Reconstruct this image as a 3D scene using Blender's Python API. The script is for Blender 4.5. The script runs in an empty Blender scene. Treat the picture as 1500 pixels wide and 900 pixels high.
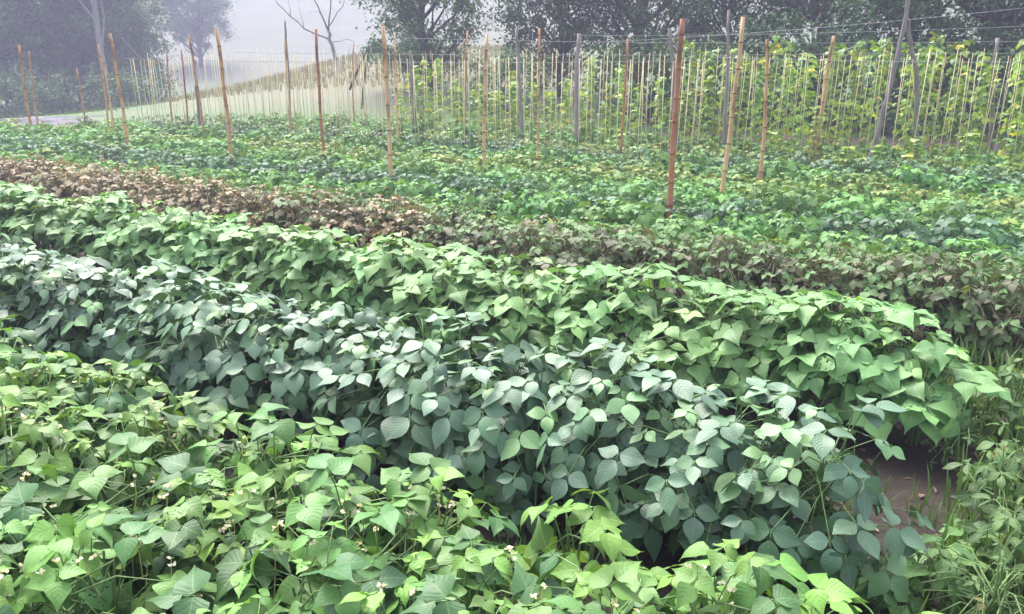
import bpy, math, random
import numpy as np
from mathutils import Vector, Matrix, noise
R = math.radians
rnd = random.Random(7)
scn = bpy.context.scene
col = scn.collection

# ------------------------------------------------------------------ camera model (1500x900 photograph)
F = 1155.0; PITCH = math.atan(370 / F); CAMH = 1.7
cP, sP = math.cos(PITCH), math.sin(PITCH)
AZ = R(60.6)
U = Vector((-math.sin(AZ), math.cos(AZ), 0)); V = Vector((math.cos(AZ), math.sin(AZ), 0))
def at(x, y, z=0.0):                       # pixel -> point on the level z
    a = (x - 750) / F; b = -(y - 450) / F
    t = (z - CAMH) / (-sP + b * cP)
    return Vector((a * t, (cP + b * sP) * t, z))
def at_dist(x, y, Y):                      # pixel -> point at forward distance Y
    a = (x - 750) / F; b = -(y - 450) / F
    t = Y / (cP + b * sP)
    return Vector((a * t, Y, CAMH + t * (-sP + b * cP)))
def px(p):
    d = p.y * cP - (p.z - CAMH) * sP
    up = p.y * sP + (p.z - CAMH) * cP
    if d < 0.05: return (1e6, 1e6)
    return 750 + F * p.x / d, 450 - F * up / d
def uv(u, v, z=0.0): return U * u + V * v + Vector((0, 0, z))
def seen(p, m=170):
    x, y = px(p); return -m < x < 1500 + m * 2.4 and y < 900 + 380

# ------------------------------------------------------------------ mesh builder
class MB:
    def __init__(s): s.v = []; s.f = []; s.uv = []; s.t = []; s.hasuv = False
    def tube(s, pts, rad, n=6, cap=True, tint=(0.5, 0.5, 0)):
        pts = [Vector(p) for p in pts]; b0 = len(s.v); m = len(pts)
        ref = Vector((1, 0, 0))
        for i, p in enumerate(pts):
            d = (pts[min(i + 1, m - 1)] - pts[max(i - 1, 0)])
            d = d.normalized() if d.length > 1e-9 else Vector((0, 0, 1))
            a = d.cross(ref)
            if a.length < 1e-3: a = d.cross(Vector((0, 1, 0)))
            a.normalize(); b = d.cross(a)
            r = rad[i] if isinstance(rad, (list, tuple)) else rad
            for k in range(n):
                t = 2 * math.pi * k / n
                s.v.append(p + a * (r * math.cos(t)) + b * (r * math.sin(t)))
                s.uv.append((k / n, i / max(1, m - 1))); s.t.append(tint)
        for i in range(m - 1):
            for k in range(n):
                k2 = (k + 1) % n
                s.f.append((b0 + i * n + k, b0 + i * n + k2, b0 + (i + 1) * n + k2, b0 + (i + 1) * n + k))
        if cap:
            s.f.append(tuple(b0 + k for k in range(n))[::-1]); s.f.append(tuple(b0 + (m - 1) * n + k for k in range(n)))
    def leaf(s, base, d, nrm, L, W, prof, fold=0.25, droop=0.5, tint=(0.3, 0.5, 0), wav=0.0, cols=2, twist=0.0):
        d = d.normalized(); side = d.cross(nrm)
        if side.length < 1e-4: side = d.orthogonal()
        side.normalize(); n = side.cross(d).normalized()
        ns = len(prof) - 1; b0 = len(s.v); c = Vector(base); nc = 2 * cols + 1
        ph = rnd.uniform(0, 6.28); step = L / ns
        cf, sf = math.cos(fold), math.sin(fold)
        for i in range(ns + 1):
            q = i / ns; a = droop * (q - 0.15)
            dd = d * math.cos(a) - n * math.sin(a); nn = n * math.cos(a) + d * math.sin(a)
            sd = side
            if twist:
                sd = side * math.cos(twist * q) + nn * math.sin(twist * q); nn = sd.cross(dd)
            if i: c = c + dd * step
            w = W * 0.5 * prof[i]
            for k in range(nc):
                e = (k - cols) / cols
                off = abs(e) * w * sf + (wav * W * math.sin(ph + q * 9 + (2 if e > 0 else 0)) * e * e if wav else 0) - 0.25 * w * sf * e * e
                s.v.append(c + sd * (e * w * cf) + nn * off)
                s.uv.append((0.5 + 0.5 * e, q)); s.t.append(tint)
        for i in range(ns):
            for k in range(nc - 1):
                a = b0 + i * nc + k
                s.f.append((a, a + 1, a + nc + 1, a + nc))
    def build(s, name, mat, parent=None, smooth=True):
        me = mesh_from(name, s, mat, smooth)
        return link(name, me, parent)
def mesh_from(name, s, mat, smooth=True):
    me = bpy.data.meshes.new(name)
    me.from_pydata([tuple(v) for v in s.v], [], s.f)
    if s.uv:
        lv = np.empty(len(me.loops), dtype=np.int32); me.loops.foreach_get('vertex_index', lv)
        uva = np.array(s.uv, dtype=np.float32)[lv]
        l = me.uv_layers.new(name='UVMap'); l.data.foreach_set('uv', uva.ravel())
        at_ = me.color_attributes.new('tint', 'FLOAT_COLOR', 'POINT')
        t = np.ones((len(s.v), 4), dtype=np.float32); t[:, :3] = np.array(s.t, dtype=np.float32)
        at_.data.foreach_set('color', t.ravel())
    if smooth: me.polygons.foreach_set('use_smooth', [True] * len(me.polygons))
    me.materials.append(mat); me.update()
    return me
def link(name, data, parent=None):
    o = bpy.data.objects.new(name, data); col.objects.link(o)
    if parent: o.parent = parent
    return o
def tag(o, label, cat, group=None, kind=None):
    o['label'] = label; o['category'] = cat
    if group: o['group'] = group
    if kind: o['kind'] = kind
    return o
def thing(name, loc=(0, 0, 0), rz=0, sc=1.0):
    o = bpy.data.objects.new(name, None); col.objects.link(o)
    o.empty_display_size = 0.1
    o.location = loc; o.rotation_euler = (0, 0, rz)
    o.scale = sc if hasattr(sc, '__len__') else (sc, sc, sc)
    return o
def struct(o): o['kind'] = 'structure'; return o

# ------------------------------------------------------------------ materials
def newmat(name):
    m = bpy.data.materials.new(name); m.use_nodes = True; nt = m.node_tree
    for n in list(nt.nodes): nt.nodes.remove(n)
    out = nt.nodes.new('ShaderNodeOutputMaterial')
    return m, nt, out
def N(nt, t, **k):
    n = nt.nodes.new(t)
    for a, b in k.items():
        if a.startswith('i_'):
            key = a[2:]; key = int(key) if key.isdigit() else key.replace('_', ' ')
            n.inputs[key].default_value = b
        else: setattr(n, a, b)
    return n
def math_(nt, op, a, b=None, c=None):
    n = nt.nodes.new('ShaderNodeMath'); n.operation = op
    for i, x in enumerate((a, b, c)):
        if x is None: continue
        if isinstance(x, (int, float)): n.inputs[i].default_value = x
        else: nt.links.new(x, n.inputs[i])
    return n.outputs[0]
def mixc(nt, f, a, b, blend='MIX'):
    n = nt.nodes.new('ShaderNodeMix'); n.data_type = 'RGBA'; n.blend_type = blend
    for s, x in ((n.inputs['Factor'], f), (n.inputs['A'], a), (n.inputs['B'], b)):
        if isinstance(x, (int, float)): s.default_value = x
        elif isinstance(x, tuple): s.default_value = (*x, 1)
        else: nt.links.new(x, s)
    return n.outputs['Result']

def leaf_mat(name, dark, light, odd, vein, rough=0.45, spec=0.5, trans=0.3, veins=True, freq=7.0, bump=0.35, spots=0.0, spread=0.5):
    m, nt, out = newmat(name); L = nt.links
    at_ = N(nt, 'ShaderNodeAttribute', attribute_name='tint')
    sep = N(nt, 'ShaderNodeSeparateColor'); L.new(at_.outputs['Color'], sep.inputs[0])
    oi = N(nt, 'ShaderNodeObjectInfo')
    c = mixc(nt, sep.outputs[0], dark, light)
    c = mixc(nt, sep.outputs[2], c, odd)
    # brightness and hue variation leaf by leaf and plant by plant
    hsv = N(nt, 'ShaderNodeHueSaturation'); L.new(c, hsv.inputs['Color'])
    v1 = math_(nt, 'MULTIPLY_ADD', sep.outputs[1], spread, 1.0 - spread * 0.5)
    v2 = math_(nt, 'MULTIPLY_ADD', oi.outputs['Random'], 0.4, 0.82)
    L.new(math_(nt, 'MULTIPLY', v1, v2), hsv.inputs['Value'])
    L.new(math_(nt, 'MULTIPLY_ADD', oi.outputs['Random'], 0.025, 0.4875), hsv.inputs['Hue'])
    c = hsv.outputs['Color']
    nrmsock = None
    tc = N(nt, 'ShaderNodeTexCoord')
    if veins:
        uvn = N(nt, 'ShaderNodeUVMap', uv_map='UVMap'); sx = N(nt, 'ShaderNodeSeparateXYZ'); L.new(uvn.outputs[0], sx.inputs[0])
        au = math_(nt, 'ABSOLUTE', math_(nt, 'SUBTRACT', sx.outputs[0], 0.5))
        mid = math_(nt, 'LESS_THAN', au, 0.025)
        ph = math_(nt, 'MULTIPLY', math_(nt, 'SUBTRACT', sx.outputs[1], math_(nt, 'MULTIPLY', au, 0.55)), freq)
        nv = N(nt, 'ShaderNodeTexNoise', i_Scale=35.0, i_Detail=1.0); L.new(tc.outputs['Object'], nv.inputs['Vector'])
        ph = math_(nt, 'ADD', ph, math_(nt, 'ADD', math_(nt, 'MULTIPLY', nv.outputs['Fac'], 1.1), math_(nt, 'MULTIPLY', sep.outputs[1], 3.0)))
        fr = math_(nt, 'ABSOLUTE', math_(nt, 'SUBTRACT', math_(nt, 'FRACT', ph), 0.5))   # 0.5 at vein
        lat = math_(nt, 'SMOOTH_MIN', math_(nt, 'MULTIPLY', math_(nt, 'MAXIMUM', math_(nt, 'SUBTRACT', fr, 0.42), 0.0), 9.0), 1.0, 0.1)
        vf = math_(nt, 'MAXIMUM', math_(nt, 'MULTIPLY', mid, 0.75), math_(nt, 'MULTIPLY', lat, 0.32))
        c = mixc(nt, vf, c, vein)
        nz = N(nt, 'ShaderNodeTexNoise', i_Scale=130.0, i_Detail=2.0); L.new(tc.outputs['Object'], nz.inputs['Vector'])
        c = mixc(nt, 0.35, c, mixc(nt, nz.outputs['Fac'], c, tuple(x * 0.55 for x in dark)))
        if spots:
            n2 = N(nt, 'ShaderNodeTexNoise', i_Scale=55.0, i_Detail=3.0); L.new(tc.outputs['Object'], n2.inputs['Vector'])
            sp = math_(nt, 'GREATER_THAN', n2.outputs['Fac'], 0.70)
            c = mixc(nt, math_(nt, 'MULTIPLY', sp, spots), c, (0.16, 0.12, 0.05))
        h = math_(nt, 'ADD', math_(nt, 'MULTIPLY', math_(nt, 'SQRT', math_(nt, 'SUBTRACT', 0.52, fr)), 1.0), math_(nt, 'MULTIPLY', math_(nt, 'MINIMUM', au, 0.06), 6.0))
        h = math_(nt, 'ADD', h, math_(nt, 'MULTIPLY', nz.outputs['Fac'], 0.4))
        bp = N(nt, 'ShaderNodeBump', i_Strength=bump, i_Distance=0.004); L.new(h, bp.inputs['Height'])
        nrmsock = bp.outputs[0]
    pb = N(nt, 'ShaderNodeBsdfPrincipled'); L.new(c, pb.inputs['Base Color'])
    pb.inputs['Roughness'].default_value = rough; pb.inputs['Specular IOR Level'].default_value = spec
    if nrmsock: L.new(nrmsock, pb.inputs['Normal'])
    if trans:
        tr = N(nt, 'ShaderNodeBsdfTranslucent')
        tcx = mixc(nt, 1.0, c, (1.25, 1.15, 0.55), 'MULTIPLY'); L.new(tcx, tr.inputs['Color'])
        mx = N(nt, 'ShaderNodeMixShader'); mx.inputs[0].default_value = trans
        L.new(pb.outputs[0], mx.inputs[1]); L.new(tr.outputs[0], mx.inputs[2]); L.new(mx.outputs[0], out.inputs['Surface'])
    else: L.new(pb.outputs[0], out.inputs['Surface'])
    if spots:      # leaves eaten by insects
        nh = N(nt, 'ShaderNodeTexNoise', i_Scale=95.0, i_Detail=1.0); L.new(tc.outputs['Object'], nh.inputs['Vector'])
        hf = math_(nt, 'MULTIPLY', math_(nt, 'GREATER_THAN', nh.outputs['Fac'], 0.63), math_(nt, 'GREATER_THAN', sep.outputs[1], 0.94))
        tp = N(nt, 'ShaderNodeBsdfTransparent'); mh = N(nt, 'ShaderNodeMixShader'); L.new(hf, mh.inputs[0])
        L.new(out.inputs['Surface'].links[0].from_socket, mh.inputs[1]); L.new(tp.outputs[0], mh.inputs[2]); L.new(mh.outputs[0], out.inputs['Surface'])
    return m
def noise_mat(name, a, b, scale=8.0, detail=6.0, rough=0.9, bump=0.3, dist=0.02, spec=0.3, c3=None, scale3=1.0, stretch=None, thr=(0.45, 0.6)):
    m, nt, out = newmat(name); L = nt.links
    tc = N(nt, 'ShaderNodeTexCoord'); src = tc.outputs['Object']
    if stretch:
        mp = N(nt, 'ShaderNodeMapping'); mp.inputs['Scale'].default_value = stretch; L.new(src, mp.inputs[0]); src = mp.outputs[0]
    n1 = N(nt, 'ShaderNodeTexNoise', i_Scale=scale, i_Detail=detail, i_Roughness=0.65); L.new(src, n1.inputs['Vector'])
    rp = N(nt, 'ShaderNodeMapRange', i_1=0.3, i_2=0.7); L.new(n1.outputs['Fac'], rp.inputs[0])
    c = mixc(nt, rp.outputs[0], a, b)
    if c3:
        n3 = N(nt, 'ShaderNodeTexNoise', i_Scale=scale3, i_Detail=4.0); L.new(src, n3.inputs['Vector'])
        r3 = N(nt, 'ShaderNodeMapRange', i_1=thr[0], i_2=thr[1]); L.new(n3.outputs['Fac'], r3.inputs[0])
        c = mixc(nt, r3.outputs[0], c, c3)
    oi = N(nt, 'ShaderNodeObjectInfo'); hs = N(nt, 'ShaderNodeHueSaturation'); L.new(c, hs.inputs['Color'])
    L.new(math_(nt, 'MULTIPLY_ADD', oi.outputs['Random'], 0.3, 0.85), hs.inputs['Value'])
    pb = N(nt, 'ShaderNodeBsdfPrincipled', i_Roughness=rough); pb.inputs['Specular IOR Level'].default_value = spec
    L.new(hs.outputs[0], pb.inputs['Base Color'])
    bp = N(nt, 'ShaderNodeBump', i_Strength=bump, i_Distance=dist); L.new(n1.outputs['Fac'], bp.inputs['Height']); L.new(bp.outputs[0], pb.inputs['Normal'])
    L.new(pb.outputs[0], out.inputs['Surface'])
    return m

M = {}
M['bean'] = leaf_mat('bean_leaf', (0.052, 0.138, 0.050), (0.23, 0.42, 0.072), (0.40, 0.42, 0.06), (0.15, 0.27, 0.09), rough=0.5, spec=0.45, trans=0.24, spots=0.5, freq=6.5, bump=0.22)
M['lime'] = leaf_mat('lime_bean_leaf', (0.125, 0.29, 0.065), (0.22, 0.42, 0.09), (0.40, 0.45, 0.08), (0.32, 0.49, 0.15), rough=0.5, spec=0.4, trans=0.3, freq=6.5, bump=0.22)
M['soy'] = leaf_mat('soybean_leaf', (0.070, 0.146, 0.086), (0.16, 0.31, 0.09), (0.38, 0.42, 0.08), (0.13, 0.22, 0.135), rough=0.52, spec=0.8, trans=0.12, freq=8.0, bump=0.24)
M['pale'] = leaf_mat('pale_bean_leaf', (0.128, 0.272, 0.090), (0.27, 0.46, 0.15), (0.40, 0.45, 0.12), (0.22, 0.36, 0.16), rough=0.55, spec=0.5, trans=0.22, freq=6.0, spots=0.3, bump=0.2)
M['brown'] = leaf_mat('bronze_leaf', (0.135, 0.125, 0.068), (0.38, 0.28, 0.185), (0.11, 0.20, 0.05), (0.2, 0.15, 0.1), rough=0.6, spec=0.4, trans=0.2, veins=False)
M['olive'] = leaf_mat('olive_bronze_leaf', (0.075, 0.105, 0.055), (0.20, 0.175, 0.105), (0.10, 0.20, 0.06), (0.2, 0.15, 0.1), rough=0.6, spec=0.4, trans=0.2, veins=False)
M['fgreen'] = leaf_mat('field_leaf', (0.068, 0.180, 0.058), (0.21, 0.38, 0.095), (0.42, 0.42, 0.08), (0.2, 0.3, 0.2), rough=0.6, spec=0.35, trans=0.25, veins=False, spread=0.3)
M['fblue'] = leaf_mat('field_blue_leaf', (0.052, 0.120, 0.068), (0.12, 0.24, 0.095), (0.3, 0.35, 0.1), (0.2, 0.3, 0.2), rough=0.55, spec=0.45, trans=0.2, veins=False, spread=0.3)
M['fyellow'] = leaf_mat('field_yellow_leaf', (0.12, 0.21, 0.055), (0.31, 0.36, 0.085), (0.42, 0.30, 0.09), (0.2, 0.3, 0.2), rough=0.55, spec=0.4, trans=0.25, veins=False, spread=0.3)
M['vine'] = leaf_mat('vine_leaf', (0.11, 0.22, 0.045), (0.36, 0.48, 0.09), (0.50, 0.42, 0.05), (0.2, 0.3, 0.2), rough=0.5, spec=0.45, trans=0.3, veins=False)
M['tree'] = leaf_mat('tree_leaf', (0.045, 0.105, 0.040), (0.13, 0.24, 0.075), (0.12, 0.14, 0.05), (0, 0, 0), rough=0.55, spec=0.35, trans=0.2, veins=False)
M['shrub'] = leaf_mat('shrub_leaf', (0.045, 0.11, 0.04), (0.12, 0.21, 0.07), (0.2, 0.2, 0.08), (0, 0, 0), rough=0.55, spec=0.35, trans=0.2, veins=False)
M['weed'] = leaf_mat('weed_leaf', (0.060, 0.142, 0.045), (0.15, 0.26, 0.07), (0.30, 0.20, 0.08), (0.25, 0.36, 0.15), rough=0.5, spec=0.4, trans=0.28, freq=8.0)
M['grass'] = leaf_mat('grass_blade', (0.065, 0.15, 0.04), (0.16, 0.26, 0.075), (0.34, 0.29, 0.15), (0, 0, 0), rough=0.5, spec=0.4, trans=0.25, veins=False)
M['drygrass'] = leaf_mat('dry_grass_blade', (0.24, 0.23, 0.155), (0.36, 0.34, 0.24), (0.12, 0.18, 0.08), (0, 0, 0), rough=0.7, spec=0.2, trans=0.25, veins=False)
M['stem'] = leaf_mat('green_stem', (0.09, 0.17, 0.05), (0.17, 0.26, 0.09), (0.2, 0.13, 0.08), (0, 0, 0), rough=0.55, spec=0.4, trans=0, veins=False)
M['bstem'] = leaf_mat('brown_stem', (0.10, 0.09, 0.05), (0.15, 0.13, 0.07), (0.2, 0.13, 0.08), (0, 0, 0), rough=0.6, spec=0.3, trans=0, veins=False)
M['petal'] = leaf_mat('petal', (0.80, 0.74, 0.60), (0.85, 0.82, 0.70), (0.58, 0.52, 0.26), (0, 0, 0), rough=0.6, spec=0.3, trans=0.3, veins=False)
M['soil'] = noise_mat('soil', (0.022, 0.017, 0.013), (0.060, 0.044, 0.036), 22, 8, 0.85, 0.9, 0.03, 0.35, (0.05, 0.06, 0.03), 1.6)
M['litter'] = noise_mat('litter', (0.10, 0.06, 0.045), (0.20, 0.14, 0.10), 30, 4, 0.8, 0.2)
M['hill'] = noise_mat('hill', (0.05, 0.09, 0.045), (0.10, 0.15, 0.07), 0.35, 8, 0.95, 0.5, 0.5)
M['gravel'] = noise_mat('gravel', (0.10, 0.095, 0.115), (0.24, 0.23, 0.27), 9, 8, 0.8, 0.8, 0.05, 0.2, (0.06, 0.055, 0.055), 1.2)
M['bark'] = noise_mat('bark', (0.05, 0.042, 0.038), (0.12, 0.105, 0.095), 6, 6, 0.9, 0.8, 0.03, stretch=(3, 3, 0.6))
M['palebark'] = noise_mat('pale_bark', (0.22, 0.21, 0.20), (0.36, 0.35, 0.33), 5, 6, 0.9, 0.5, 0.02, stretch=(3, 3, 0.6))
M['greywood'] = noise_mat('weathered_wood', (0.16, 0.135, 0.13), (0.31, 0.275, 0.27), 9, 6, 0.85, 0.6, 0.01, stretch=(4, 4, 0.5))
M['twine'] = noise_mat('twine', (0.52, 0.44, 0.26), (0.72, 0.62, 0.40), 20, 3, 0.9, 0.2, 0.002)
M['wire'] = noise_mat('wire', (0.22, 0.22, 0.23), (0.36, 0.36, 0.38), 20, 2, 0.5, 0.1, 0.001, 0.6)
def bamboo_mat(name, a, b, stain):
    m = noise_mat(name, a, b, 5, 6, 0.55, 0.15, 0.004, 0.45, stain, 2.3, (2.5, 2.5, 0.9), (0.52, 0.62))
    return m
M['bamboo'] = bamboo_mat('bamboo', (0.38, 0.19, 0.085), (0.62, 0.37, 0.18), (0.20, 0.10, 0.06))
M['bamboo_red'] = bamboo_mat('red_bamboo', (0.32, 0.12, 0.06), (0.50, 0.23, 0.12), (0.18, 0.07, 0.05))
M['bamboo_pale'] = bamboo_mat('pale_bamboo', (0.48, 0.28, 0.14), (0.70, 0.47, 0.26), (0.26, 0.13, 0.07))
M['bamboo_node'] = noise_mat('bamboo_node', (0.10, 0.05, 0.03), (0.20, 0.10, 0.06), 30, 3, 0.6, 0.1, 0.002)

# ------------------------------------------------------------------ leaf outlines
P_BEAN = [0.30, 0.95, 1.0, 0.82, 0.56, 0.31, 0.11, 0.0]
P_SOY = [0.14, 0.70, 0.96, 1.0, 0.86, 0.60, 0.28, 0.0]
P_PALE = [0.26, 0.94, 1.0, 0.80, 0.56, 0.33, 0.12, 0.0]
P_LOW = [0.2, 0.95, 0.85, 0.42, 0.0]
P_WEED = [0.08, 0.45, 0.85, 1.0, 0.9, 0.62, 0.3, 0.0]
P_BLADE = [0.9, 1.0, 0.85, 0.5, 0.0]

def jit(a): return Vector((rnd.gauss(0, a), rnd.gauss(0, a), rnd.gauss(0, a)))
def trifoliate(mb, pos, tip, nrm, L, WR, prof, fold, droop, tint, wav, cols, spread=78, sm=0.93):
    n = nrm.normalized(); t = (tip - n * tip.dot(n)).normalized()
    for k, ang in ((0, 0), (1, spread), (-1, -spread)):
        ang = ang + rnd.gauss(0, 9)
        q = Matrix.Rotation(R(ang), 3, n)
        dd = q @ t; nn = (n + jit(0.18)).normalized()
        if k: dd = (dd - n * rnd.uniform(0.0, 0.35)).normalized(); b = pos - t * (L * 0.22)
        else: b = pos
        l = L * (1 if k == 0 else sm) * rnd.uniform(0.92, 1.08)
        tt = (min(1, max(0, tint[0] + rnd.gauss(0, 0.05))), min(1, max(0, tint[1] + rnd.gauss(0, 0.15))), tint[2])
        mb.leaf(b + dd * L * 0.05, dd, nn, l, l * WR * rnd.uniform(0.92, 1.08), prof, fold + rnd.gauss(0, 0.1), droop + rnd.gauss(0, 0.32), tt, wav, cols, rnd.gauss(0, 0.30))

def bush(name, n, Rr, H, Lr, WR, prof, upb, dn, young, fold=0.22, droop=0.55, wav=0.03, cols=2, odd=0.02, stems=4, jitn=0.25, phimax=118, seed=0, flat=0.0):
    """One plant: foliage mesh and stem mesh (stems, petioles)."""
    rnd.seed(1000 + seed)
    fb, sb = MB(), MB()
    tops = []
    for k in range(stems):
        a = rnd.uniform(0, 6.28); r = rnd.uniform(0, Rr * 0.45); hz = H * rnd.uniform(0.7, 0.88)
        p0 = Vector((rnd.uniform(-.03, .03), rnd.uniform(-.03, .03), -0.02)); p2 = Vector((r * math.cos(a), r * math.sin(a), hz))
        p1 = p0.lerp(p2, 0.5) + Vector((0, 0, 0.03)); tops.append((p0, p1, p2))
        sb.tube([p0, p1, p2], [0.006, 0.005, 0.003], 5, False, (0.2, 0.5, 0.15))
    ga = 2.39996
    for i in range(n):
        q = (i + 0.5) / n
        phi = R(phimax) * (q ** 0.62)
        th = i * ga + rnd.gauss(0, 0.3)
        inner = rnd.random() < 0.22
        k = rnd.uniform(0.5, 0.8) if inner else rnd.uniform(0.86, 1.1)
        o = Vector((math.cos(th) * math.sin(phi), math.sin(th) * math.sin(phi), math.cos(phi)))
        z = 0.46 * H + 0.54 * H * o.z * k + rnd.gauss(0, 0.03) * (1 - flat)
        wx = Rr * (k if not inner else k)
        pos = Vector((o.x * wx, o.y * wx, max(0.05, z)))
        nrm = (o * 0.9 + Vector((0, 0, upb)) + jit(jitn)).normalized()
        out = Vector((o.x, o.y, 0))
        if out.length < 0.25: out = Vector((math.cos(th * 1.7), math.sin(th * 1.7), 0))
        tip = out.normalized() * (1.0) + Vector((0, 0, -dn)) + jit(0.35)
        L = rnd.uniform(*Lr)
        y = young * rnd.random()
        if phi < 0.75 and rnd.random() < 0.42: y = rnd.uniform(0.4, 1.0); L *= rnd.uniform(0.55, 0.85)
        elif rnd.random() < 0.06: y = rnd.uniform(0.3, 0.8)
        tint = (y, rnd.random(), rnd.uniform(0.4, 0.9) if rnd.random() < odd else 0.0)
        trifoliate(fb, pos, tip, nrm, L, WR, prof, fold, droop, tint, wav, cols)
        s = rnd.choice(tops); b = s[1].lerp(s[2], rnd.random()) if rnd.random() < 0.7 else s[0].lerp(s[1], rnd.uniform(.4, 1))
        t = (tip - nrm * tip.dot(nrm)).normalized()
        e = pos - t * (L * 0.22)
        m = b.lerp(e, 0.55) + Vector((0, 0, 0.035))
        sb.tube([b, m, e, pos], [0.0026, 0.0022, 0.0018, 0.0012], 4, False, (0.4, 0.5, 0.0))
    return fb, sb
def join(a, b):
    k = len(a.v); a.v += b.v; a.uv += b.uv; a.t += b.t; a.f += [tuple(i + k for i in q) for q in b.f]
    return a
def flowers(n, Rr, H, seed):
    rnd.seed(5000 + seed); out = []
    for i in range(n):
        a = rnd.uniform(0, 6.28); r = Rr * math.sqrt(rnd.random()) * 0.9
        c = Vector((r * math.cos(a), r * math.sin(a), H * (0.98 - 0.35 * (r / Rr) ** 2) + rnd.uniform(-0.02, 0.04)))
        mb = MB()
        mb.tube([c - Vector((rnd.uniform(-.02, .02), rnd.uniform(-.02, .02), 0.12)), c - Vector((0, 0, .05)), c], [0.0016, 0.0014, 0.001], 4, False, (0.9, 0.3, 1.0))
        for k in range(rnd.randint(2, 4)):
            p = c + jit(0.011)
            for j in range(4):
                d = jit(1.0).normalized(); d.z = abs(d.z) * 0.5
                mb.leaf(p, d, jit(1).normalized(), rnd.uniform(0.009, 0.013), 0.009, [0.3, 1.0, 0.8, 0.0], 0.4, 0.6, (rnd.random(), rnd.random(), 0.25 if rnd.random() < .3 else 0), 0, 1)
        out.append(mb)
    return out

class Kind:
    """A plant kind: a few different meshes; each copy is its own thing with its own parts."""
    def __init__(s, name, variants, leafmat, stemmat, parts=True):
        s.name = name; s.var = []; s.parts = parts
        for fb, sb, fl in variants:
            if not parts:
                s.var.append((mesh_from(name, fb, leafmat), None, []))
            else:
                s.var.append((mesh_from(name + '_foliage', fb, leafmat), mesh_from(name + '_stem', sb, stemmat), [mesh_from('flower', f, M['petal']) for f in fl]))
    def place(s, loc, rz, sc, label, cat, group=None, vi=None):
        v = s.var[rnd.randrange(len(s.var)) if vi is None else vi]
        if not s.parts:
            o = link(s.name, v[0]); o.location = loc; o.rotation_euler = (rnd.gauss(0, .06), rnd.gauss(0, .06), rz); o.scale = (sc[0], sc[0], sc[1])
        else:
            o = thing(s.name, loc, rz, (sc[0], sc[0], sc[1])); o.rotation_euler = (rnd.gauss(0, .05), rnd.gauss(0, .05), rz)
            link('foliage', v[0], o); link('stem', v[1], o)
            for f in v[2]: link('flower', f, o)
        return tag(o, label, cat, group)

# ------------------------------------------------------------------ terrain
def sstep(a, b, x):
    t = min(1, max(0, (x - a) / (b - a))); return t * t * (3 - 2 * t)
def ground_h(x, y):
    v = x * V.x + y * V.y
    right = sstep(-20, -4, x)
    bank = sstep(18, 40, y) * (-1.5 + 3.5 * right)
    far = sstep(62, 165, y + 0.2 * abs(x)) * 15
    big = 0.25 * noise.noise(Vector((x * 0.08, y * 0.08, 0))) * sstep(18, 30, y)
    return bank + far + big
def grid_mesh(name, xs, ys, hf, mat, dz=0.0):
    mb = MB()
    for y in ys:
        for x in xs: mb.v.append((x, y, hf(x, y) + dz))
    nx = len(xs)
    for j in range(len(ys) - 1):
        for i in range(nx - 1):
            a = j * nx + i; mb.f.append((a, a + 1, a + nx + 1, a + nx))
    return mb.build(name, mat)
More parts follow.
